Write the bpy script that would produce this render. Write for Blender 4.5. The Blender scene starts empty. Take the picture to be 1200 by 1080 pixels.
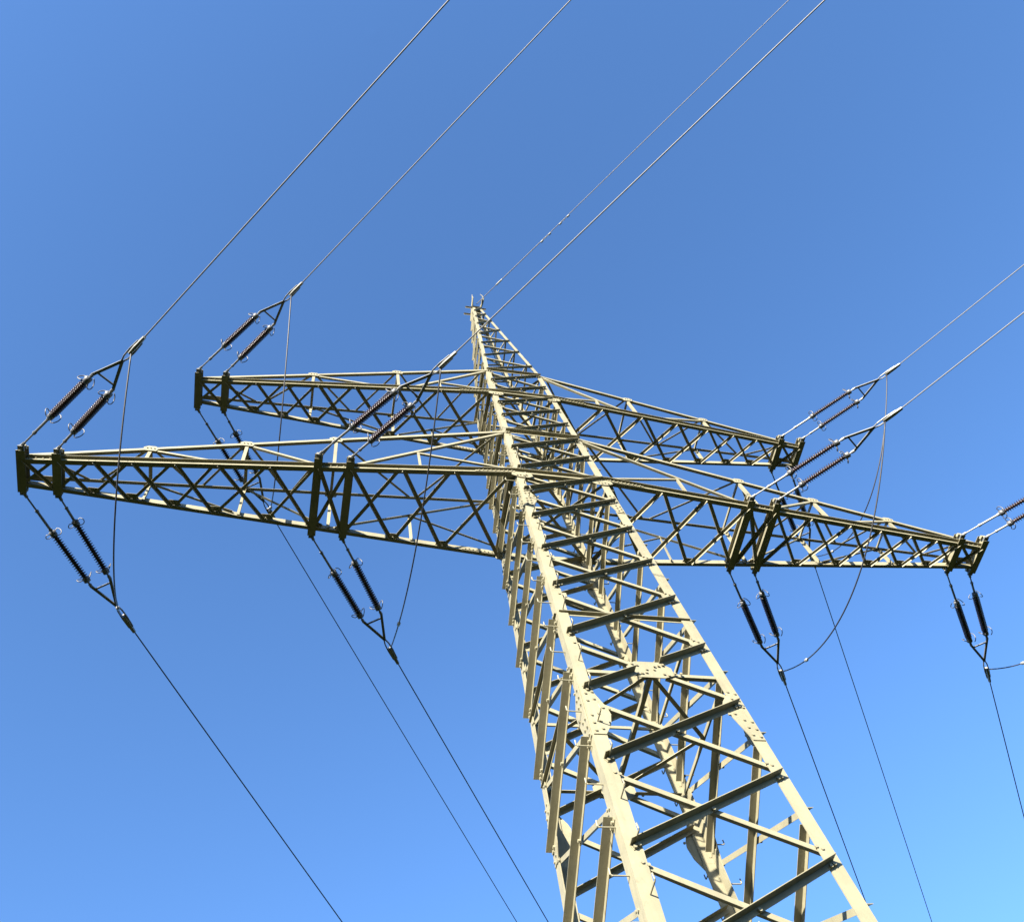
import bpy, math, random
from mathutils import Vector as V, Matrix

random.seed(7)
S = bpy.context.scene
COL = S.collection
R = math.radians

# ------------------------------------------------------------------ camera
cam_d = bpy.data.cameras.new('camera'); cam = bpy.data.objects.new('camera', cam_d); COL.objects.link(cam)
CAM = V((-4.200, -7.612, 1.6))
yaw, pitch, roll, fpx = 0.459, 1.104, -0.314, 1042.76
_f = V((math.sin(yaw)*math.cos(pitch), math.cos(yaw)*math.cos(pitch), math.sin(pitch)))
_r0 = V((math.cos(yaw), -math.sin(yaw), 0)); _u0 = _r0.cross(_f)
_r = _r0*math.cos(roll) + _u0*math.sin(roll); _u = _u0*math.cos(roll) - _r0*math.sin(roll)
cam.matrix_world = Matrix(((_r.x, _u.x, -_f.x, CAM.x), (_r.y, _u.y, -_f.y, CAM.y), (_r.z, _u.z, -_f.z, CAM.z), (0, 0, 0, 1)))
cam_d.sensor_width = 36; cam_d.lens = 36*fpx/1200
cam_d.clip_start = 0.1; cam_d.clip_end = 20000
S.camera = cam
S.render.resolution_x, S.render.resolution_y = 1024, 921

# ------------------------------------------------------------------ light
SUN_EL, SUN_AZ = 18.0, 221.0           # azimuth from +Y towards +X
sd = V((math.sin(R(SUN_AZ))*math.cos(R(SUN_EL)), math.cos(R(SUN_AZ))*math.cos(R(SUN_EL)), math.sin(R(SUN_EL))))
world = bpy.data.worlds.new('World'); S.world = world; world.use_nodes = True
wn = world.node_tree.nodes; wl = world.node_tree.links
bg = wn['Background']; sky = wn.new('ShaderNodeTexSky'); sky.sky_type = 'NISHITA'
sky.sun_disc = False; sky.sun_elevation = R(SUN_EL); sky.sun_rotation = R(SUN_AZ)
sky.altitude = 100; sky.air_density = 1.0; sky.dust_density = 0.4; sky.ozone_density = 6.3
wl.new(sky.outputs[0], bg.inputs[0]); bg.inputs[1].default_value = 0.075
ld = bpy.data.lights.new('sun', 'SUN'); ld.energy = 5.0; ld.angle = R(0.5); ld.color = (1.0, 0.93, 0.79)
lo = bpy.data.objects.new('sun', ld); COL.objects.link(lo); lo.location = sd*200
lo.rotation_euler = (-sd).to_track_quat('-Z', 'Y').to_euler()
S.view_settings.view_transform = 'Standard'; S.view_settings.look = 'None'
S.view_settings.gamma = 1; S.view_settings.exposure = 2.46; S.view_settings.use_curve_mapping = False

# ------------------------------------------------------------------ materials
def mat(name, col, rough=.5, metal=0., var=.12, scale=6., dirt=None, dirt_amt=.35, bump=0., coat=0.):
    m = bpy.data.materials.new(name); m.use_nodes = True
    n = m.node_tree.nodes; l = m.node_tree.links; b = n['Principled BSDF']
    tc = n.new('ShaderNodeTexCoord')
    oi = n.new('ShaderNodeObjectInfo')
    add = n.new('ShaderNodeVectorMath'); add.operation = 'ADD'
    l.new(tc.outputs['Object'], add.inputs[0])
    mul = n.new('ShaderNodeMath'); mul.operation = 'MULTIPLY'; mul.inputs[1].default_value = 37.
    l.new(oi.outputs['Random'], mul.inputs[0]); l.new(mul.outputs[0], add.inputs[1])
    no = n.new('ShaderNodeTexNoise'); no.inputs['Scale'].default_value = scale; no.inputs['Detail'].default_value = 6; no.inputs['Roughness'].default_value = .65
    l.new(add.outputs[0], no.inputs['Vector'])
    rp = n.new('ShaderNodeValToRGB'); rp.color_ramp.elements[0].position = .3; rp.color_ramp.elements[1].position = .72
    lo_ = [c*(1-var) for c in col]; hi_ = [min(1, c*(1+var*.6)) for c in col]
    rp.color_ramp.elements[0].color = (*lo_, 1); rp.color_ramp.elements[1].color = (*hi_, 1)
    l.new(no.outputs[0], rp.inputs[0]); out = rp.outputs[0]
    # every member was painted on its own: small tone shift per object
    hs = n.new('ShaderNodeHueSaturation'); mr = n.new('ShaderNodeMapRange'); mr.inputs[3].default_value = .93; mr.inputs[4].default_value = 1.05
    l.new(oi.outputs['Random'], mr.inputs[0]); l.new(mr.outputs[0], hs.inputs['Value']); l.new(out, hs.inputs['Color']); out = hs.outputs[0]
    if dirt:
        n2 = n.new('ShaderNodeTexNoise'); n2.inputs['Scale'].default_value = scale*2.7; n2.inputs['Detail'].default_value = 8; n2.inputs['Roughness'].default_value = .75
        l.new(add.outputs[0], n2.inputs['Vector'])
        r2 = n.new('ShaderNodeValToRGB'); r2.color_ramp.elements[0].position = .56; r2.color_ramp.elements[1].position = .74
        r2.color_ramp.elements[1].color = (dirt_amt,)*3 + (1,)
        l.new(n2.outputs[0], r2.inputs[0])
        mx = n.new('ShaderNodeMixRGB'); mx.inputs[2].default_value = (*dirt, 1)
        l.new(r2.outputs[0], mx.inputs[0]); l.new(out, mx.inputs[1]); out = mx.outputs[0]
    if dirt:
        mp = n.new('ShaderNodeMapping'); mp.inputs['Scale'].default_value = (14, 14, .9)
        l.new(add.outputs[0], mp.inputs[0])
        n4 = n.new('ShaderNodeTexNoise'); n4.inputs['Scale'].default_value = 1.6; n4.inputs['Detail'].default_value = 5
        l.new(mp.outputs[0], n4.inputs['Vector'])
        r4 = n.new('ShaderNodeValToRGB'); r4.color_ramp.elements[0].position = .50; r4.color_ramp.elements[1].position = .78
        r4.color_ramp.elements[1].color = (dirt_amt*.8,)*3 + (1,)
        l.new(n4.outputs[0], r4.inputs[0])
        m4 = n.new('ShaderNodeMixRGB'); m4.inputs[2].default_value = (*[c*.62 for c in col], 1)
        l.new(r4.outputs[0], m4.inputs[0]); l.new(out, m4.inputs[1]); out = m4.outputs[0]
    l.new(out, b.inputs['Base Color'])
    b.inputs['Metallic'].default_value = metal
    rr = n.new('ShaderNodeMapRange'); rr.inputs[3].default_value = max(.05, rough-.1); rr.inputs[4].default_value = min(1, rough+.12)
    l.new(no.outputs[0], rr.inputs[0]); l.new(rr.outputs[0], b.inputs['Roughness'])
    if coat: b.inputs['Coat Weight'].default_value = coat
    if bump:
        bp = n.new('ShaderNodeBump'); bp.inputs['Strength'].default_value = bump; bp.inputs['Distance'].default_value = .004
        n3 = n.new('ShaderNodeTexNoise'); n3.inputs['Scale'].default_value = 60; n3.inputs['Detail'].default_value = 4
        l.new(tc.outputs['Object'], n3.inputs['Vector']); l.new(n3.outputs[0], bp.inputs['Height']); l.new(bp.outputs[0], b.inputs['Normal'])
    return m
PAINT = mat('cream_paint', (.172, .156, .100), .58, 0, .18, 2.2, (.095, .068, .040), .55, .25)
BOLTM = mat('painted_bolt', (.160, .146, .095), .5, 0, .12, 20, (.2, .14, .09), .4)
STEEL = mat('galvanised_steel', (.13, .133, .135), .5, .4, .2, 12)
BRIGHT = mat('bright_zinc', (.09, .09, .095), .5, .3, .15, 12)
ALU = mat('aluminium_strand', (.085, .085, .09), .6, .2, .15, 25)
CLAMPM = mat('cast_clamp', (.20, .195, .18), .5, .2, .2, 14, (.20, .12, .06), .5)
DARKW = mat('weathered_shaded_wire', (.03, .03, .034), .55, .4, .15, 25)  # jumper tone, also the shaded copy of the aluminium for shaded-face wires
PORC = mat('brown_porcelain', (.016, .007, .008), .36, 0, .2, 8, coat=.12)
CONC = mat('concrete', (.33, .32, .30), .9, 0, .2, 5, (.15, .14, .12), .5, .5)

def grass_mat():
    m = bpy.data.materials.new('meadow'); m.use_nodes = True
    n = m.node_tree.nodes; l = m.node_tree.links; b = n['Principled BSDF']
    tc = n.new('ShaderNodeTexCoord')
    a = n.new('ShaderNodeTexNoise'); a.inputs['Scale'].default_value = .08; a.inputs['Detail'].default_value = 10
    c = n.new('ShaderNodeTexNoise'); c.inputs['Scale'].default_value = 9; c.inputs['Detail'].default_value = 6
    l.new(tc.outputs['Object'], a.inputs[0]); l.new(tc.outputs['Object'], c.inputs[0])
    mx = n.new('ShaderNodeMath'); mx.operation = 'ADD'; l.new(a.outputs[0], mx.inputs[0]); l.new(c.outputs[0], mx.inputs[1])
    mh = n.new('ShaderNodeMath'); mh.operation = 'MULTIPLY'; mh.inputs[1].default_value = .5; l.new(mx.outputs[0], mh.inputs[0])
    rp = n.new('ShaderNodeValToRGB'); e = rp.color_ramp.elements
    e[0].position = .38; e[0].color = (.012, .018, .006, 1); e[1].position = .64; e[1].color = (.028, .034, .012, 1)
    l.new(mh.outputs[0], rp.inputs[0]); l.new(rp.outputs[0], b.inputs['Base Color']); b.inputs['Roughness'].default_value = 1.0; b.inputs['Specular IOR Level'].default_value = 0.0
    bp = n.new('ShaderNodeBump'); bp.inputs['Strength'].default_value = .8; bp.inputs['Distance'].default_value = .08
    l.new(c.outputs[0], bp.inputs['Height']); l.new(bp.outputs[0], b.inputs['Normal'])
    return m

# ------------------------------------------------------------------ mesh helpers
class MB:
    def __init__(s): s.v = []; s.f = []
    def loft(s, A, B, caps=True):
        o = len(s.v); n = len(A); s.v += [tuple(p) for p in A] + [tuple(p) for p in B]
        for i in range(n):
            j = (i+1) % n; s.f.append((o+i, o+j, o+n+j, o+n+i))
        if caps: s.f.append(tuple(o+i for i in reversed(range(n)))); s.f.append(tuple(o+n+i for i in range(n)))
        return s
    def prism(s, prof, P0, P1, m, n):
        P0, P1 = V(P0), V(P1)
        return s.loft([P0+m*a+n*b for a, b in prof], [P1+m*a+n*b for a, b in prof])
    def plate(s, pts, n, th):
        return s.loft(pts, [V(p)+n*th for p in pts])
    def bolt(s, P, n, r=.019, h=.018, hexa=True):
        n = V(n).normalized(); a = n.orthogonal().normalized(); b = n.cross(a); P = V(P)
        ring = [P+(a*math.cos(k*math.pi/3+.3)+b*math.sin(k*math.pi/3+.3))*r for k in range(6)]
        s.loft(ring, [p+n*h for p in ring])
        return s
    def tube(s, pts, r, k=8, caps=True):
        pts = [V(p) for p in pts]; N = len(pts); o = len(s.v)
        rs = r if isinstance(r, (list, tuple)) else [r]*N
        t = (pts[1]-pts[0]).normalized(); a = t.orthogonal().normalized()
        for i in range(N):
            t = (pts[min(i+1, N-1)]-pts[max(i-1, 0)]).normalized()
            a = (a-t*a.dot(t)).normalized(); b = t.cross(a)
            for q in range(k):
                an = 2*math.pi*q/k; s.v.append(tuple(pts[i]+(a*math.cos(an)+b*math.sin(an))*rs[i]))
        for i in range(N-1):
            for q in range(k):
                q2 = (q+1) % k; s.f.append((o+i*k+q, o+i*k+q2, o+(i+1)*k+q2, o+(i+1)*k+q))
        if caps: s.f.append(tuple(o+q for q in reversed(range(k)))); s.f.append(tuple(o+(N-1)*k+q for q in range(k)))
        return s
    def lathe(s, P, ax, prof, k=14):
        """prof: list of (t along axis, radius)"""
        ax = V(ax).normalized(); return s.tube2([V(P)+ax*t for t, _ in prof], [r for _, r in prof], ax, k)
    def tube2(s, pts, rs, t, k):
        a = t.orthogonal().normalized(); b = t.cross(a); o = len(s.v); N = len(pts)
        for p, r in zip(pts, rs):
            for q in range(k):
                an = 2*math.pi*q/k; s.v.append(tuple(p+(a*math.cos(an)+b*math.sin(an))*r))
        for i in range(N-1):
            for q in range(k):
                q2 = (q+1) % k; s.f.append((o+i*k+q, o+i*k+q2, o+(i+1)*k+q2, o+(i+1)*k+q))
        s.f.append(tuple(o+q for q in reversed(range(k)))); s.f.append(tuple(o+(N-1)*k+q for q in range(k)))
        return s
    def build(s, name, m, parent=None, smooth=False):
        me = bpy.data.meshes.new(name); me.from_pydata(s.v, [], s.f); me.materials.append(m)
        if smooth: me.polygons.foreach_set('use_smooth', [True]*len(me.polygons))
        me.update()
        o = bpy.data.objects.new(name, me); COL.objects.link(o)
        if parent: o.parent = parent; o.matrix_parent_inverse = Matrix.Translation(-root_loc(parent))
        return o
def root_loc(o):
    p = V((0, 0, 0))
    if o.type == 'MESH': return p          # meshes are built in world space
    while o: p = p+o.location; o = o.parent
    return p
def empty(name, loc=(0, 0, 0), parent=None):
    o = bpy.data.objects.new(name, None); COL.objects.link(o); o.empty_display_size = .2
    o.location = V(loc)-(root_loc(parent) if parent else V((0, 0, 0)))
    if parent: o.parent = parent
    return o
def tag(o, label, cat=None, group=None, kind=None):
    o['label'] = label
    if cat: o['category'] = cat
    if group: o['group'] = group
    if kind: o['kind'] = kind
    return o

def Lprof(wid, out, th, edge=1, side=1):
    """angle section: flat leg centred on the line (axis m), standing leg along n at the upper or lower edge"""
    h = wid/2; p = [(-h, 0), (h, 0), (h, out), (h-th, out), (h-th, th), (-h, th)]
    return [(a*edge, b*side) for a, b in p]
def bar(P0, P1, n, wid, out, th=.008, edge=1, side=1, off=0., name='diagonal_brace', parent=None, material=None):
    P0, P1 = V(P0), V(P1); t = (P1-P0).normalized(); n = (V(n)-t*V(n).dot(t)).normalized(); m = n.cross(t)
    if m.z < -1e-4 or (abs(m.z) <= 1e-4 and m.y < 0): m = -m
    o = n*off
    return MB().prism(Lprof(wid, out, th, edge, side), P0+o, P1+o, m, n).build(name, material or PAINT, parent)

# ------------------------------------------------------------------ ground
g = MB(); N = 24; L = 6000
for i in range(N+1):
    for j in range(N+1):
        f = lambda k: L*math.copysign(abs(2*k/N-1)**2.2, k-N/2)
        g.v.append((f(i), f(j), 0))
for i in range(N):
    for j in range(N):
        g.f.append((i*(N+1)+j, (i+1)*(N+1)+j, (i+1)*(N+1)+j+1, i*(N+1)+j+1))
go = g.build('ground', grass_mat()); go['kind'] = 'structure'; go['label'] = 'dark green meadow around the foot of the tower'

# ------------------------------------------------------------------ tower body
Z1, Z2, ZT, ZP = 16.0, 20.46, 22.1, 30.1
W1, W2, WP = .865, .746, .132
WT = W1+(W2-W1)*(ZT-Z1)/(Z2-Z1)
def w(z):
    if z <= ZT: return W1+(W2-W1)*(z-Z1)/(Z2-Z1)
    return WT+(WP-WT)*(z-ZT)/(ZP-ZT)
def flange(z):
    return .17 if z < 9.1 else .16 if z < 14.8 else .14 if z < 18 else .12 if z < ZT else .085
TH = .012
tower = empty('lattice_tower')
tag(tower, 'tall cream painted steel lattice pylon with two cross arms and a pointed peak', 'pylon')

FACES = [(V((0, -1, 0)), V((1, 0, 0))), (V((-1, 0, 0)), V((0, -1, 0))), (V((0, 1, 0)), V((-1, 0, 0))), (V((1, 0, 0)), V((0, 1, 0)))]
def fp(k, u, z, off=0.):
    """point on face k: u metres from the face's middle to its right (seen from outside)"""
    n, r = FACES[k]; return r*u+n*(w(z)+off)+V((0, 0, z))
def fn(k, z):
    n, r = FACES[k]; d = w(z+.1)-w(z-.1); return (n+V((0, 0, -d/.2*1.0))).normalized()

# legs ------------------------------------------------------------
legs = []
for sx, sy in ((-1, -1), (1, -1), (-1, 1), (1, 1)):
    b = MB(); zs = [.02, 9.1, 14.8, 18.0, ZT, ZP]
    for i in range(5):
        z0, z1 = zs[i], zs[i+1]; fw = flange((z0+z1)/2); th = TH if i < 3 else .009
        inset = 0 if i % 2 == 0 else .0015
        def prof(z):
            h = V((sx*(w(z)-inset), sy*(w(z)-inset), z)); X = V((-sx, 0, 0)); Y = V((0, -sy, 0))
            return [h, h+X*fw, h+X*fw+Y*th, h+X*th+Y*th, h+X*th+Y*fw, h+Y*fw]
        b.loft(prof(z0), prof(z1))
    legs.append(b.build('leg', PAINT, tower))
    f = MB(); c = V((sx*w(.0), sy*w(.0), 0)); q = .42
    sq = lambda s_, z: [c+V((a*s_-sx*.06, d*s_-sy*.06, z)) for a, d in ((-1, -1), (1, -1), (1, 1), (-1, 1))]
    f.loft(sq(q, -.5), sq(q*.85, .22)).loft(sq(q*.85, .2205), sq(q*.72, .30)); f.build('concrete_footing', CONC, tower)

# panel nodes
ND = [.6, 2.1, 3.5, 4.85, 6.12, 7.35, 8.52, 9.70, 10.85, 12.03, 13.10, 14.18, 15.20, 16.12, 17.08, 18.0, 18.90, 19.70, Z2+.02, 21.25, ZT]
SN = [.35]+[(ND[i]+ND[i+1])/2 for i in range(len(ND)-1)]
bolts = MB()
def row(P0, P1, cnt, k, r=.019, n=None):
    for i in range(cnt):
        t = (i+.5)/cnt; bolts.bolt(V(P0).lerp(V(P1), t), n or FACES[k][0], r)
for k in range(4):
    n, r = FACES[k]
    NK = ND if k % 2 == 0 else SN
    for i in range(len(NK)-1):
        za, zb = NK[i], NK[i+1]
        if za < 12: A, B = (.068, .105), (.062, .09)
        elif za < 17.9: A, B = (.06, .09), (.054, .078)
        else: A, B = (.05, .068), (.044, .06)
        e = .075 if za < 17.9 else .055
        rs = .019 if za < 15 else .016
        nn = fn(k, (za+zb)/2)
        fw = flange(za)
        zA0, zA1 = za+e, zb-e; zB0, zB1 = zb-e*1.15, za+e*1.15
        pA0, pA1 = fp(k, -(w(zA0)-.055), zA0), fp(k, w(zA1)-.07, zA1)
        pB0, pB1 = fp(k, -(w(zB0)-fw*.6), zB0), fp(k, w(zB1)-fw*.6, zB1)
        cen = (pA0+pA1)/2
        plate = k % 2 == 0 and abs(za-9.70) < .01
        if plate:
            for lo_, hi_ in ((0, .40), (.60, 1)):
                bar(pA0.lerp(pA1, lo_), pA0.lerp(pA1, hi_), nn, A[0], A[1], .008, 1, 1, .0015 if hi_ < .5 else .0012, 'diagonal_brace', tower)
                bar(pB0.lerp(pB1, lo_), pB0.lerp(pB1, hi_), nn, B[0], B[1], .007, 1, -1, -TH-.009, 'diagonal_brace', tower)
            zc = cen.z-.02; U = lambda u, z: fp(k, u, z, -.0085)
            MB().plate([U(-.30, zc-.09), U(-.16, zc-.15), U(.16, zc-.15), U(.30, zc-.09), U(.30, zc+.06), U(.17, zc+.17), U(-.17, zc+.17), U(-.30, zc+.06)], nn, .009).build('center_plate', PAINT, tower)
            for sg in (-1, 1):
                a0 = fp(k, sg*.27, zc-.055, 0); a1 = fp(k, sg*(w(zc)-.09), zc-.055, 0)
                bar(a0, a1, nn, .055, .055, .007, -1, -1, -TH-.009, 'horizontal_brace', tower)
                row(a0, a0.lerp(a1, .25), 2, k)
                for q in (.07, .13, .19): bolts.bolt(fp(k, sg*q, zc+sg*(q*.28+.045), .0095 if sg > 0 else .0025), n, .017)
                for q in (.16, .22): bolts.bolt(fp(k, sg*q, zc-sg*(q*.40+.015), .0025), n, .017)
                bolts.bolt(fp(k, sg*.05, zc, .0025), n, .015)
        else:
            bar(pA0, pA1, nn, A[0], A[1], .008, 1, 1, .0015, 'diagonal_brace', tower)
            bar(pB0, pB1, nn, B[0], B[1], .007, 1, -1, -TH-.010, 'diagonal_brace', tower)
            bolts.bolt(cen-V((0, 0, A[0]*.24))+nn*.009, n, rs+.003, .03)
        dA = (pA1-pA0).normalized(); dB = (pB1-pB0).normalized()
        nb = 3 if 10 < za < 17 else 2
        for q in range(nb):
            dz = V((0, 0, -A[0]*.24))
            bolts.bolt(pA0+dA*(.035+.055*q)+nn*.009+dz, n, rs+.002, .026); bolts.bolt(pA1-dA*(.035+.055*q)+nn*.009+dz, n, rs+.002, .026)
        for q in range(2):
            bolts.bolt(pB0+dB*(.02+.06*q)-nn*.0, n, rs, .014); bolts.bolt(pB1-dB*(.02+.06*q), n, rs, .014)
        # small gusset tabs where the thin diagonals meet the legs
        if za > 10.5 and not (plate):
            q = fw+.05
            for sg, zz in ((-1, zB0), (1, zB1)):
                zs_ = -1 if sg < 0 else 1
                U = lambda u, dz: fp(k, sg*(w(zz+dz)-u), zz+dz, -TH-.0085)
                MB().plate([U(.04, .065), U(q+.02, .045), U(q+.02, -.055), U(.04, -.10)], nn, .007).build('gusset_plate', PAINT, tower)
# leg splices with large gussets
def splice(k, sg, zc, h, reach, rows, cols, nm='splice_plate'):
    n, r = FACES[k]; nn = fn(k, zc); fw = flange(zc-.2)
    U = lambda u, z, off=.0025: fp(k, sg*(w(z)-u), z, off)
    lift = .0022
    if sg < 0: pts = [(.012, -h), (fw+.003, -h), (fw+reach*.72, -h*.62), (fw+reach, -h*.22), (fw+reach*.85, h*.02), (fw+.003, h*.62), (fw-.01, h), (.012, h)]
    else: pts = [(.012, -h), (fw+.004, -h), (fw+reach, h*.15), (fw+reach*1.05, h*.38), (fw+reach*.8, h*.55), (fw+.004, h*.85), (fw-.02, h), (.012, h)]
    MB().plate([U(u, zc+dz, lift) for u, dz in pts], nn, .010).build(nm, PAINT, tower)
    for i in range(rows):
        dz = -h*.88+1.76*h*i/(rows-1)
        if abs(dz) < .05: continue
        for c in range(cols):
            bolts.bolt(U(.05+c*(fw-.075)/max(1, cols-1), zc+dz+(.03 if c % 2 else 0), .0125), n, .017, .016)
    for dx in (.05, .13):
        bolts.bolt(U(fw+dx, zc+.02-dx*.25, .0125), n, .018, .016)
for k in range(4):
    for sg in (-1, 1):
        splice(k, sg, 9.45, .44, .13, 7, 2)
        splice(k, sg, 15.06, .33, .10, 7, 2)
# horizontals and diaphragms
def ring(z, wid, out, skip=(), off=.011, edge=1):
    for k in range(4):
        if k in skip: continue
        bar(fp(k, -(w(z)-.03), z), fp(k, w(z)-.03, z), FACES[k][0], wid, out, .008, edge, 1, off, 'horizontal_brace', tower)
        for sg in (-1, 1):
            for q in (.05, .10): bolts.bolt(fp(k, sg*(w(z)-q), z-.01, off+.008), FACES[k][0], .016)
ring(10.22, .055, .055, skip=(0, 2), off=-TH-.0185)
ring(11.45, .052, .06, off=-TH-.0185)
ring(18.0+.015, .07, .085, off=.012)
ring(ZT-.02, .06, .07, off=.012)
ring(Z1+.03, .10, .09, skip=(0, 2), off=.012)
ring(Z2+.03, .08, .08, skip=(0, 2), off=.012)
ring(3.5, .07, .07, off=-TH-.0185)
zc = 10.255
mids = [fp(k, 0, zc, -.03) for k in range(4)]
UPV = V((0, 0, 1))
for i in range(4): bar(mids[i]-UPV*.006*(i % 2), mids[(i+1) % 4]-UPV*.006*(i % 2), UPV, .055, .055, .007, 1, 1, -.05, 'diaphragm_brace', tower)
bar(mids[0], mids[2], UPV, .06, .06, .007, 1, 1, -.075, 'diaphragm_brace', tower)
for z in (Z1+.02, 18.0, Z2+.02, ZT-.05):
    c = [V((a*(w(z)-.05), b*(w(z)-.05), z)) for a, b in ((-1, -1), (1, -1), (1, 1), (-1, 1))]
    bar(c[0], c[2], UPV, .06, .06, .007, 1, 1, -.03, 'diaphragm_brace', tower); bar(c[1], c[3], UPV, .06, .06, .007, 1, 1, -.042, 'diaphragm_brace', tower)
# plates where the lower chords cross the legs
for zc_, ww in ((Z1, .24), (Z2, .19)):
    for k in (0, 2):
        for sg in (-1, 1):
            U = lambda u, dz: fp(k, sg*(w(zc_)-u), zc_+dz, .013)
            MB().plate([U(-.10, -.10), U(.03, -.17), U(ww-.02, -.17), U(ww+.06, -.10), U(ww+.04, .02), U(-.08, .02)], FACES[k][0], .010).build('gusset_plate', PAINT, tower)
            for q in range(4): bolts.bolt(fp(k, sg*(w(zc_)-.0-.06*q), zc_-.115+.02*(q % 2), .023), FACES[k][0], .017)
# peak lacing (single zigzag)
PKL = [22.2, 23.55, 24.95, 26.1, 27.45, 28.5, 29.4]; PKR = [22.95, 24.4, 25.6, 26.9, 28.1, 29.05, 29.9]
for k in range(4):
    for i in range(len(PKL)):
        a, b_ = PKL[i], PKR[i]; n = FACES[k][0]
        bar(fp(k, -(w(a)-.03), a), fp(k, w(b_)-.02, b_), n, .042, .05, .006, 1, 1, .0015, 'diagonal_brace', tower)
        bolts.bolt(fp(k, -(w(a)-.05), a, .008), n, .015); bolts.bolt(fp(k, w(b_)-.04, b_, .008), n, .015)
        if i+1 < len(PKL):
            c = PKL[i+1]-.10
            bar(fp(k, w(b_+.14)-.03, b_+.14), fp(k, -(w(c)-.03), c), n, .04, .045, .006, -1, -1, -.016, 'diagonal_brace', tower)
# peak head: plates, horns
hd = MB()
hd.plate([V((-.17, -.16, ZP)), V((.17, -.16, ZP)), V((.17, .16, ZP)), V((-.17, .16, ZP))], UPV, .012)
hd.build('peak_plate', PAINT, tower)
for x0 in (-.15, .15):
    b = MB(); b.plate([V((x0-.006, -.20, ZP-.05)), V((x0-.006, -.20, ZP+.10)), V((x0-.006, -.42, ZP+.16)), V((x0-.006, -.42, ZP+.04))], V((1, 0, 0)), .012)
    b.build('bracket', PAINT, tower)
b = MB(); b.tube([(-.15, -.15, ZP-.02), (-.15, -.28, ZP+.08), (-.16, -.38, ZP+.16), (-.17, -.45, ZP+.30)], [.034, .028, .020, .008], 6); b.build('horn', PAINT, tower)
b = MB(); b.tube([(.14, -.15, ZP-.02), (.19, -.30, ZP+.08), (.21, -.40, ZP+.16), (.17, -.46, ZP+.26), (.10, -.49, ZP+.34)], [.036, .03, .024, .016, .008], 6); b.build('horn', PAINT, tower)
MB().prism(Lprof(.05, .05, .006), (-.38, -.10, ZP-.12), (.30, -.10, ZP-.12), V((0, 0, 1)), V((0, -1, 0))).build('peak_bar', PAINT, tower)
MB().prism(Lprof(.05, .05, .006), (-.42, .08, ZP-.3), (.20, .08, ZP-.3), V((0, 0, 1)), V((0, -1, 0))).build('peak_bar', PAINT, tower)
# climbing irons
def step_iron(P, n, up, side):
    """U-shaped hoop: pin out, bar along, pin back with an upturned end"""
    n = V(n); P = V(P)
    MB().tube([P-n*.01, P+n*.17, P+n*.185+up*.012, P+n*.185+up*.075], .009, 6).build('step_iron', BOLTM, legs[side])
z = 4.0; i = 0
while z < 17.5:
    h = w(z)
    if i % 2 == 0: step_iron((-(h-.10), -h, z), (0, -1, 0), V((-.1, 0, 1)), 0)
    else: step_iron((-h, -(h-.10), z), (-1, 0, 0), V((0, -.1, 1)), 0)
    if i % 2 == 0: step_iron((h, h-.10, z+.1), (1, 0, 0), V((0, 0, 1)), 3)
    else: step_iron((h-.10, h, z+.1), (0, 1, 0), V((0, 0, 1)), 3)
    z += .29; i += 1
ob = bolts.build('bolts', BOLTM, tower); ob['kind'] = 'stuff'

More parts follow.
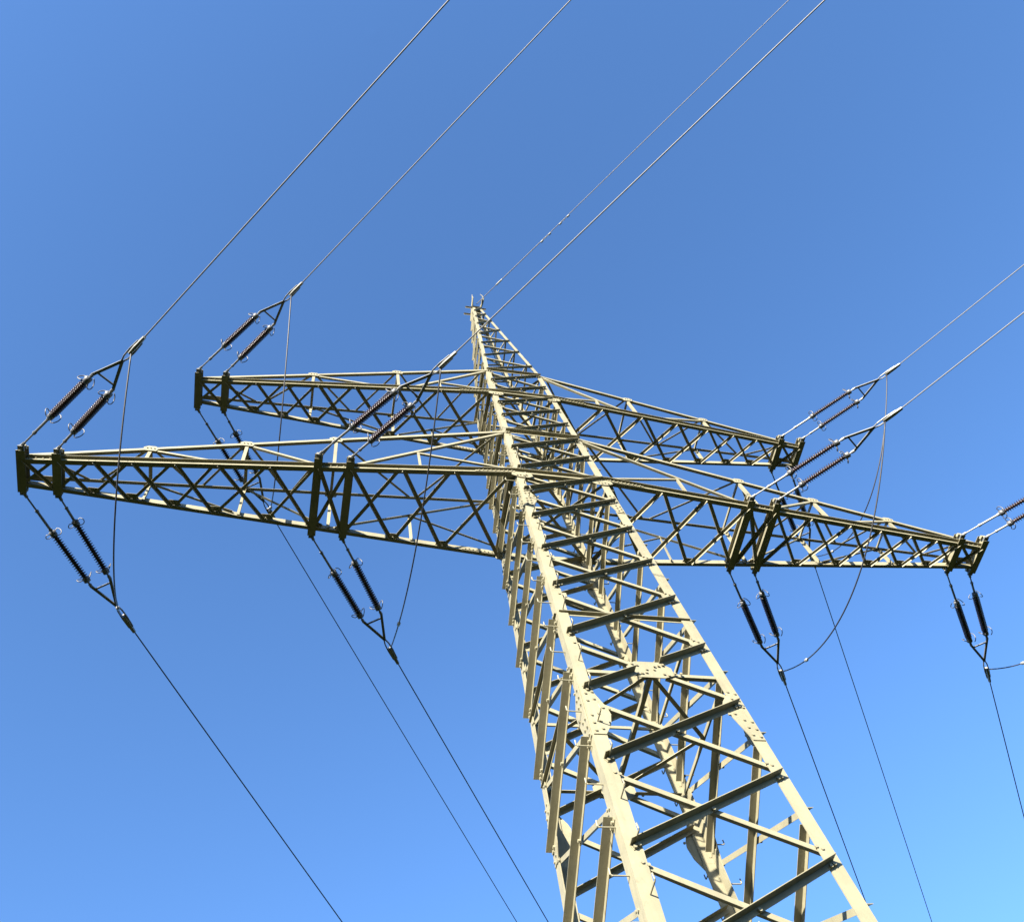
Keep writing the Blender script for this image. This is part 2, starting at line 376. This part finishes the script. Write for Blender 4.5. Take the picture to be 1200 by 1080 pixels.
# ------------------------------------------------------------------ cross arms
SP = .556
def arm(sd_, zb, zt, wroot, slope, nodes, tip, ztip, topn, beams, name_lab, dim):
    A = empty('cross_arm', (0, 0, zb), tower); A['label'] = name_lab
    bt = MB()
    yc = lambda x: wroot+.012-slope*(x-wroot) if x > wroot else wroot+.012
    P = lambda x, sy, z: V((sd_*x, sy*yc(x), z))
    wr_t = w(zt); xt1 = tip-.06
    ytop = lambda x: (wr_t+.012)+(yc(xt1)+.0-(wr_t+.012))*(x-wr_t)/(xt1-wr_t)
    ztop = lambda x: zt+(ztip-zt)*(x-wr_t)/(xt1-wr_t)
    T = lambda x, sy: V((sd_*x, sy*ytop(x), ztop(x)))
    up = V((0, 0, 1)); cv, co, ci = dim
    for sy in (-1, 1):
        out = V((0, sy, 0))
        if sy < 0: prof = [(-ci, 0), (0, 0), (.010, 0), (.010, cv-.01), (co, cv-.01), (co, cv), (0, cv), (0, .009), (-ci, .009)]
        else: prof = [(0, 0), (co, 0), (co, .010), (.011, .010), (.011, cv*1.55), (0, cv*1.55)]
        b = MB(); b.prism(prof, P(tip+.05, sy, zb), P(wroot, sy, zb), out, up); b.prism(prof, P(wroot, sy, zb), P(0.0005, sy, zb), out, up)
        ch = b.build('lower_chord', PAINT, A)
        # splice strap with bolt rows near the tower
        x0, x1 = wroot-.15, wroot+.75
        b = MB(); b.prism([(.0115, .012), (.0205, .012), (.0205, cv-.014), (.0115, cv-.014)] if sy < 0 else [(-.010, .015), (-.001, .015), (-.001, cv*1.5), (-.010, cv*1.5)], P(wroot+.75, sy, zb), P(wroot+.02, sy, zb), out, up)
        b.build('splice_plate', PAINT, ch)
        for q in range(9):
            x = wroot+.08+.075*q
            bt.bolt(P(x, sy, zb+cv*.45+.012*(q % 2))+out*(.0205 if sy < 0 else -.010), out*(1 if sy < 0 else -1), .014, .014)
            if sy < 0: bt.bolt(P(x, sy, zb-.0005)-out*.05, -up, .014, .014)
        th = .008
        prof = [(.0, 0), (.0, .075), (-th, .075), (-th, th), (-.062, th), (-.062, 0)]
        b = MB(); b.prism(prof, T(xt1, sy), T(wr_t-.02, sy), out, up); b.build('upper_chord', PAINT, A)
    # bottom lattice
    nx = [wroot+.02]+nodes
    for i in range(len(nx)-1):
        xa, xb = nx[i], nx[i+1]; e = .035
        wd = .066 if i < 4 else .054
        bar(P(xa+e, 1, zb+.0115), P(xb-e, -1, zb+.0115), up, wd, wd, .008, 1 if sd_ > 0 else 1, -1, 0, 'diagonal_brace', A)
        bar(P(xa+e, -1, zb+.0225), P(xb-e, 1, zb+.0225), up, wd, wd, .008, 1, 1, 0, 'diagonal_brace', A)
        if i in (1, 4):
            for sy in (-1, 1): bt.bolt(P(xb, sy, zb-.001)-V((0, sy*.04, 0)), -up, .016)
    for x in nodes[:-1]:
        for sy in (1,):
            q = V((0, -sy, 0)); c = P(x, sy, zb+.030)
            MB().plate([c+V((-.13, 0, 0))+q*.005, c+V((.13, 0, 0))+q*.005, c+V((.08, 0, 0))+q*.10, c+V((-.08, 0, 0))+q*.10], up, .007).build('gusset_plate', PAINT, A)
    # posts, side diagonals, roof lattice
    prev = None; tn = list(topn)
    for i, x in enumerate(tn):
        for sy in (-1, 1):
            q = V((0, sy, 0))
            bar(P(x, sy, zb+.02), T(x, sy)+V((0, 0, .05)), q, .06, .055, .007, 1, -1, -.012, 'post', A)
            c = T(x, sy)+q*.002
            MB().plate([c+V((-.10, 0, -.06)), c+V((.10, 0, -.06)), c+V((.13, 0, .06)), c+V((.06, 0, .12)), c+V((-.06, 0, .12)), c+V((-.13, 0, .06))], q, .008).build('gusset_plate', PAINT, A)
            for dx in (-.06, 0, .06): bt.bolt(c+V((dx, 0, .02))+q*.008, q, .014)
        bar(T(x, -1)+V((0, .02, .03)), T(x, 1)+V((0, -.02, .03)), up, .055, .055, .007, 1, -1, 0, 'strut', A)
    for sy in (-1, 1):
        q = V((0, sy, 0))
        # root bay: tower top down to the foot of the innermost post, others: node top down to the next foot inwards
        bar(T(wr_t+.03, sy), P(tn[-1]-.12, sy, zb+.06), q, .055, .05, .007, -1, -1, -.014, 'side_brace', A)
        for i in range(len(tn)-1):
            bar(T(tn[i]-.03, sy), P(tn[i+1]+.10, sy, zb+.07), q, .05, .045, .007, -1, -1, -.014, 'side_brace', A)
        xm = (wr_t+tn[-1])/2+.12
        dpt = T(wr_t+.03, sy).lerp(P(tn[-1]-.12, sy, zb+.06), (xm-wr_t)/(tn[-1]-.12-wr_t))
        bar(P(xm, sy, zb+.03), dpt, q, .05, .045, .006, 1, -1, -.022, 'post', A)
        bar(dpt-V((0, 0, .04)), V((sd_*(wroot+.02), sy*yc(wroot), zb+.22)), q, .045, .04, .006, -1, -1, -.03, 'side_brace', A)
    nt = [xt1-.12]+tn+[wr_t+.05]
    for i in range(len(nt)-1):
        xa, xb = nt[i], nt[i+1]; e = .05; xm = (xa+xb)/2
        bar(T(xa-e, -1)+V((0, .02, .012)), T(xm+e, 1)+V((0, -.02, .012)), up, .045, .045, .006, 1, 1, 0, 'roof_brace', A)
        bar(T(xm-e, 1)+V((0, -.02, .012)), T(xb+e, -1)+V((0, .02, .012)), up, .045, .045, .006, 1, 1, 0, 'roof_brace', A)
    # tip plates under the top chord
    for sy in (1,):
        c = P(tip-.30, sy, zb+.165); q = V((0, -sy, 0))
        MB().plate([c+V((-.22, 0, 0)), c+V((.22, 0, 0)), c+V((.16, 0, 0))+q*.11, c+V((-.16, 0, 0))+q*.11], up, .008).build('gusset_plate', PAINT, A)
    # attachment beams (double channel, seen as an I)
    for x, e in beams:
        H, F, t_ = .20, .072, .010
        prof = [(-F, 0), (F, 0), (F, t_), (.012, t_), (.012, H-t_), (F, H-t_), (F, H), (-F, H), (-F, H-t_), (-.012, H-t_), (-.012, t_), (-F, t_)]
        X = V((sd_*1., 0, 0)); c = V((sd_*x, 0, zb-.012))
        b = MB(); b.prism(prof, c+V((0, -e, 0)), c+V((0, e, 0)), X, up); bm = b.build('attachment_beam', PAINT, A)
        for sy in (-1, 1):
            l = c+V((0, sy*(e-.03), .06))
            b = MB(); b.plate([l+V((-.05, 0, -.03)), l+V((.05, 0, -.03)), l+V((.05, sy*.10, -.03)), l+V((-.05, sy*.10, -.03))], up, .03)
            b.build('lug', STEEL, bm); b = MB()
            b.plate([l+V((-.055, 0, .06)), l+V((.055, 0, .06)), l+V((.045, sy*.07, .06)), l+V((-.045, sy*.07, .06))], up, .05)
            b.build('end_plate', PAINT, bm)
            bt.bolt(l+V((0, sy*.07, 0)), up, .026, .05)
    for sy in (-1,):
        xs = [b_[0] for b_ in beams]
        for xa, xb in zip(xs[0::2], xs[1::2]):
            for q in range(4):
                x = xb+(xa-xb)*(q+1)/5
                bt.bolt(P(x, sy, zb+.05)+V((0, sy*.010, 0)), V((0, sy, 0)), .017, .016)
    o = bt.build('bolts', BOLTM, A); o['kind'] = 'stuff'
    return A
LOWN = [2.0, 2.93, 3.84, 4.40, 5.22, 6.10, 6.80, 7.50, 8.12, 8.68, 9.23]
UPN = [1.92, 2.93, 3.83, 4.63, 5.33, 5.96, 6.60, 7.15]
SIDE = {-1: 'outside', 1: 'inside'}
for s_ in (-1, 1):
    arm(s_, Z1, 18.0, W1, .0787, LOWN, 9.23, 16.17, [7.3, 5.7, 4.12], [(9.23, .394), (8.674, .394), (4.398, .779), (3.842, .779)],
        'long lower lattice arm on the %s of the line bend' % SIDE[s_], (.078, .068, .076))
    arm(s_, Z2, 22.05, W2, .0815, UPN, 7.15, 20.62, [4.75, 2.85], [(7.15, .417), (6.594, .417)],
        'shorter upper lattice arm on the %s of the line bend' % SIDE[s_], (.068, .060, .066))

# ------------------------------------------------------------------ insulators, conductors, jumpers
def U_(ys, az, dz): a = R(az); return V((math.sin(a), ys*math.cos(a), dz))
UN, UF = U_(-1, 36.4, -.16), U_(1, 32.6, -.115)
CN, CF = U_(-1, 36.0, -.065), U_(1, 32.75, -.080)

def rod_profile(Lr, n=19, rc=.033, rs=.070):
    p = [(0, .04), (.05, .045), (.055, rc)]; d = (Lr-.11)/n
    for i in range(n):
        t = .055+d*i
        p += [(t+d*.20, rc), (t+d*.42, rs*.90), (t+d*.50, rs), (t+d*.57, rs*.95), (t+d*.64, rc*1.2), (t+d*.7, rc)]
    return p+[(Lr-.055, rc), (Lr-.05, .045), (Lr, .04)]
def insulator_string(root, A, B, ph, far):
    """A on the beam, B on the yoke"""
    A, B = V(A), V(B); t = (B-A).normalized(); Ls = (B-A).length; Lr = 1.0
    r1 = Ls-.16; r0 = r1-Lr
    side = (ph-t*ph.dot(t)).normalized(); nrm = t.cross(side)
    rod = MB().lathe(A+t*r0, t, rod_profile(Lr), 14).build('insulator_rod', PORC, root, True)
    for q in (r0, r1):
        sg = 1 if q == r0 else -1
        MB().lathe(A+t*(q-.045 if sg > 0 else q-.05), t, [(0, .030), (.01, .058), (.10, .060), (.115, .03)], 12).build('end_cap', BRIGHT, rod, True)
        # pair of curved arcing horns
        b = MB(); c = A+t*(q+.01*sg)
        for s2 in (-1, 1):
            pts = []
            for k in range(11):
                an = R(-100+200*k/10)
                pts.append(c+side*s2*(.070+.062*math.cos(an))+nrm*(.100*math.sin(an))*s2+t*(.05*sg*math.cos(an)+.03*math.sin(an)))
            b.tube([c]+pts, .0085, 6)
        b.build('arcing_horn', BRIGHT, rod, True)
    # link chain: shackle, rod, turnbuckle sleeve
    b = MB()
    b.tube([A+t*.0, A+t*(r0-.03)], .015, 8)
    b.tube([A+t*.02, A+t*.09], .028, 8); b.tube([A+t*(r0*.48), A+t*(r0*.90)], .023, 8); b.tube([A+t*(r0*.42), A+t*(r0*.48)], .031, 8); b.tube([A+t*(r0*.90), A+t*(r0*.96)], .033, 8)
    b.build('link_rod', STEEL, root)
    b = MB(); b.tube([A+t*(r1+.03), B-t*.0], .017, 8); b.tube([B-t*.06, B+t*.01], .028, 8); b.build('clevis', STEEL, root)
def insulator_set(sd_, x, e, zb, ys, lab, grp):
    u = UN if ys < 0 else UF
    A1 = V((sd_*x, ys*(e+.05), zb+.06)); A2 = V((sd_*(x-SP), ys*(e+.05), zb+.06)); Am = (A1+A2)/2-V((0, 0, .06))-V((0, ys*.05, 0))
    root = empty('insulator_set', Am); tag(root, lab, 'insulator', grp)
    ph = V((u.y, -u.x, 0)).normalized()
    if (A1-A2).dot(ph) < 0: ph = -ph
    tb, ta, h = 1.86, 2.38, .185
    B1, B2, ap = Am+u*tb+ph*h, Am+u*tb-ph*h, Am+u*ta
    insulator_string(root, A1, B1, ph, ys > 0); insulator_string(root, A2, B2, ph, ys > 0)
    nn = u.normalized().cross(ph).normalized(); b = MB()
    for B in (B1, B2):
        t = (ap-B).normalized(); m = nn.cross(t)
        b.prism([(-.024, -.011), (.024, -.011), (.024, .011), (-.024, .011)], B-t*.02, ap+t*.02, m, nn)
    q1, q2 = B1.lerp(ap, .14), B2.lerp(ap, .14); t = (q2-q1).normalized(); m = nn.cross(t)
    b.prism([(-.015, -.008), (.015, -.008), (.015, .008), (-.015, .008)], q1, q2, m, nn)
    b.build('yoke', STEEL, root)
    # dead-end clamp: two cheek straps round a wedge body
    t = u.normalized(); tc_ = 2.93*u.length; c0 = ap
    Lc = (Am+u*2.95-ap).length; b = MB()
    for s2 in (-1, 1):
        b.tube([c0+ph*s2*.012, c0+t*.10+ph*s2*.038, c0+t*.26+ph*s2*.046, c0+t*(Lc-.10)+ph*s2*.036], .014, 6)
    b.build('clamp_strap', STEEL, root)
    b = MB(); prof = [(-.034, -.03), (.034, -.03), (.040, .010), (.020, .044), (-.020, .044), (-.040, .010)]
    P0, P1, P2 = c0+t*.20, c0+t*(Lc-.22), c0+t*(Lc+.02)
    b.loft([P0+ph*a*.8+nn*c*.8 for a, c in prof], [P1+ph*a+nn*c for a, c in prof]); b.loft([P1+t*.002+ph*a+nn*c for a, c in prof], [P2+ph*a*.7+nn*c*.7 for a, c in prof])
    b.build('clamp_body', CLAMPM, root)
    return Am
PH = [('lower arm tip', 9.23, .394, Z1), ('lower arm middle', 4.398, .779, Z1), ('upper arm tip', 7.15, .417, Z2)]
SUNS = {-1: 'sunlit', 1: 'shaded'}
JP = {(-1, 0): (1.7, .2), (-1, 1): (1.0, 0.), (-1, 2): (2.6, .2), (1, 0): (1.6, -.4), (1, 1): (1.6, -.4), (1, 2): (2.2, -.7)}
for s_ in (-1, 1):
    for i, (nm, x, e, zb) in enumerate(PH):
        ends = {}
        for ys in (-1, 1):
            Am = insulator_set(s_, x, e, zb, ys, 'double brown insulator string, %s, %s the bend, %s face' % (nm, SIDE[s_], SUNS[ys]), 'insulator sets on the cross arms')
            u, c = (UN, CN) if ys < 0 else (UF, CF)
            E0 = Am+u*2.93; span = 320.; pts = []
            for k in range(81):
                s2 = span*(k/80)**2.2
                pts.append(E0+V((c.x*s2, c.y*s2, c.z*s2-c.z*s2*s2/span)))
            o = MB().tube(pts, .0115, 8).build('conductor', ALU if ys < 0 else DARKW, None, True)  # same wire on both faces; shade put into the colour on the shaded one
            tag(o, 'bare conductor wire off the %s, %s the bend, %s face' % (nm, SIDE[s_], SUNS[ys]), 'power line', 'phase conductors')
            ends[ys] = Am+u*2.62
        sag, dx = JP[(s_, i)]; Np, Fp = ends[-1], ends[1]; pts = []
        for k in range(41):
            t = k/40; pts.append(Np.lerp(Fp, t)+V((dx, 0, -sag))*(4*t*(1-t)))
        b = MB().tube(pts, .0125, 8)
        o = b.build('jumper_cable', DARKW, None, True)
        tag(o, 'drooping jumper cable joining both strings of the %s, %s of the bend' % (nm, SIDE[s_]), 'jumper', 'jumper cables under the arms')
        k = 33; t = (pts[k+1]-pts[k-1]).normalized()
        MB().lathe(pts[k]-t*.05, t, [(0, .016), (.015, .032), (.085, .032), (.1, .016)], 10).build('connector', CLAMPM, o)
# earth wire
P0 = V((.0, -.2, ZP+.12))
for ys, c, lab in ((-1, U_(-1, 35.0, -.12), 'thin earth wire with fittings leaving the tower peak on the sunlit face'), (1, U_(1, 32.6, -.08), 'thin earth wire leaving the tower peak on the shaded face')):
    S0 = P0 if ys < 0 else V((0, .1, ZP+.06)); pts = []
    for k in range(81):
        s2 = 320*(k/80)**2.2; pts.append(S0+V((c.x*s2, c.y*s2, c.z*s2-c.z*s2*s2/320)))
    o = MB().tube(pts, .012, 8).build('earth_wire', ALU if ys < 0 else DARKW, None, True); tag(o, lab, 'earth wire', 'earth wires')  # shaded-face earth wire has its shade in the darker colour
    t = c.normalized()
    if ys < 0:
        MB().tube([S0+t*.9, S0+t*.94, S0+t*1.16, S0+t*1.2], [.012, .028, .028, .012], 8).build('clamp', CLAMPM, o)
        MB().tube([S0+t*1.2, S0+t*3.2], .015, 8).build('armour_sleeve', ALU, o)
        for q in (3.15, 3.95):
            b = MB(); d = V((0, 0, -1)); d = (d-t*d.dot(t)).normalized()
            b.tube([S0+t*q, S0+t*q+d*.07], .016, 6)
            c_ = S0+t*q+d*.07; b.tube([c_-t*.19, c_+t*.19], .006, 6)
            for s2 in (-1, 1): b.tube([c_+t*s2*.11, c_+t*s2*.13, c_+t*s2*.21, c_+t*s2*.225], [.014, .03, .03, .014], 8)
            b.build('vibration_damper', STEEL, o)
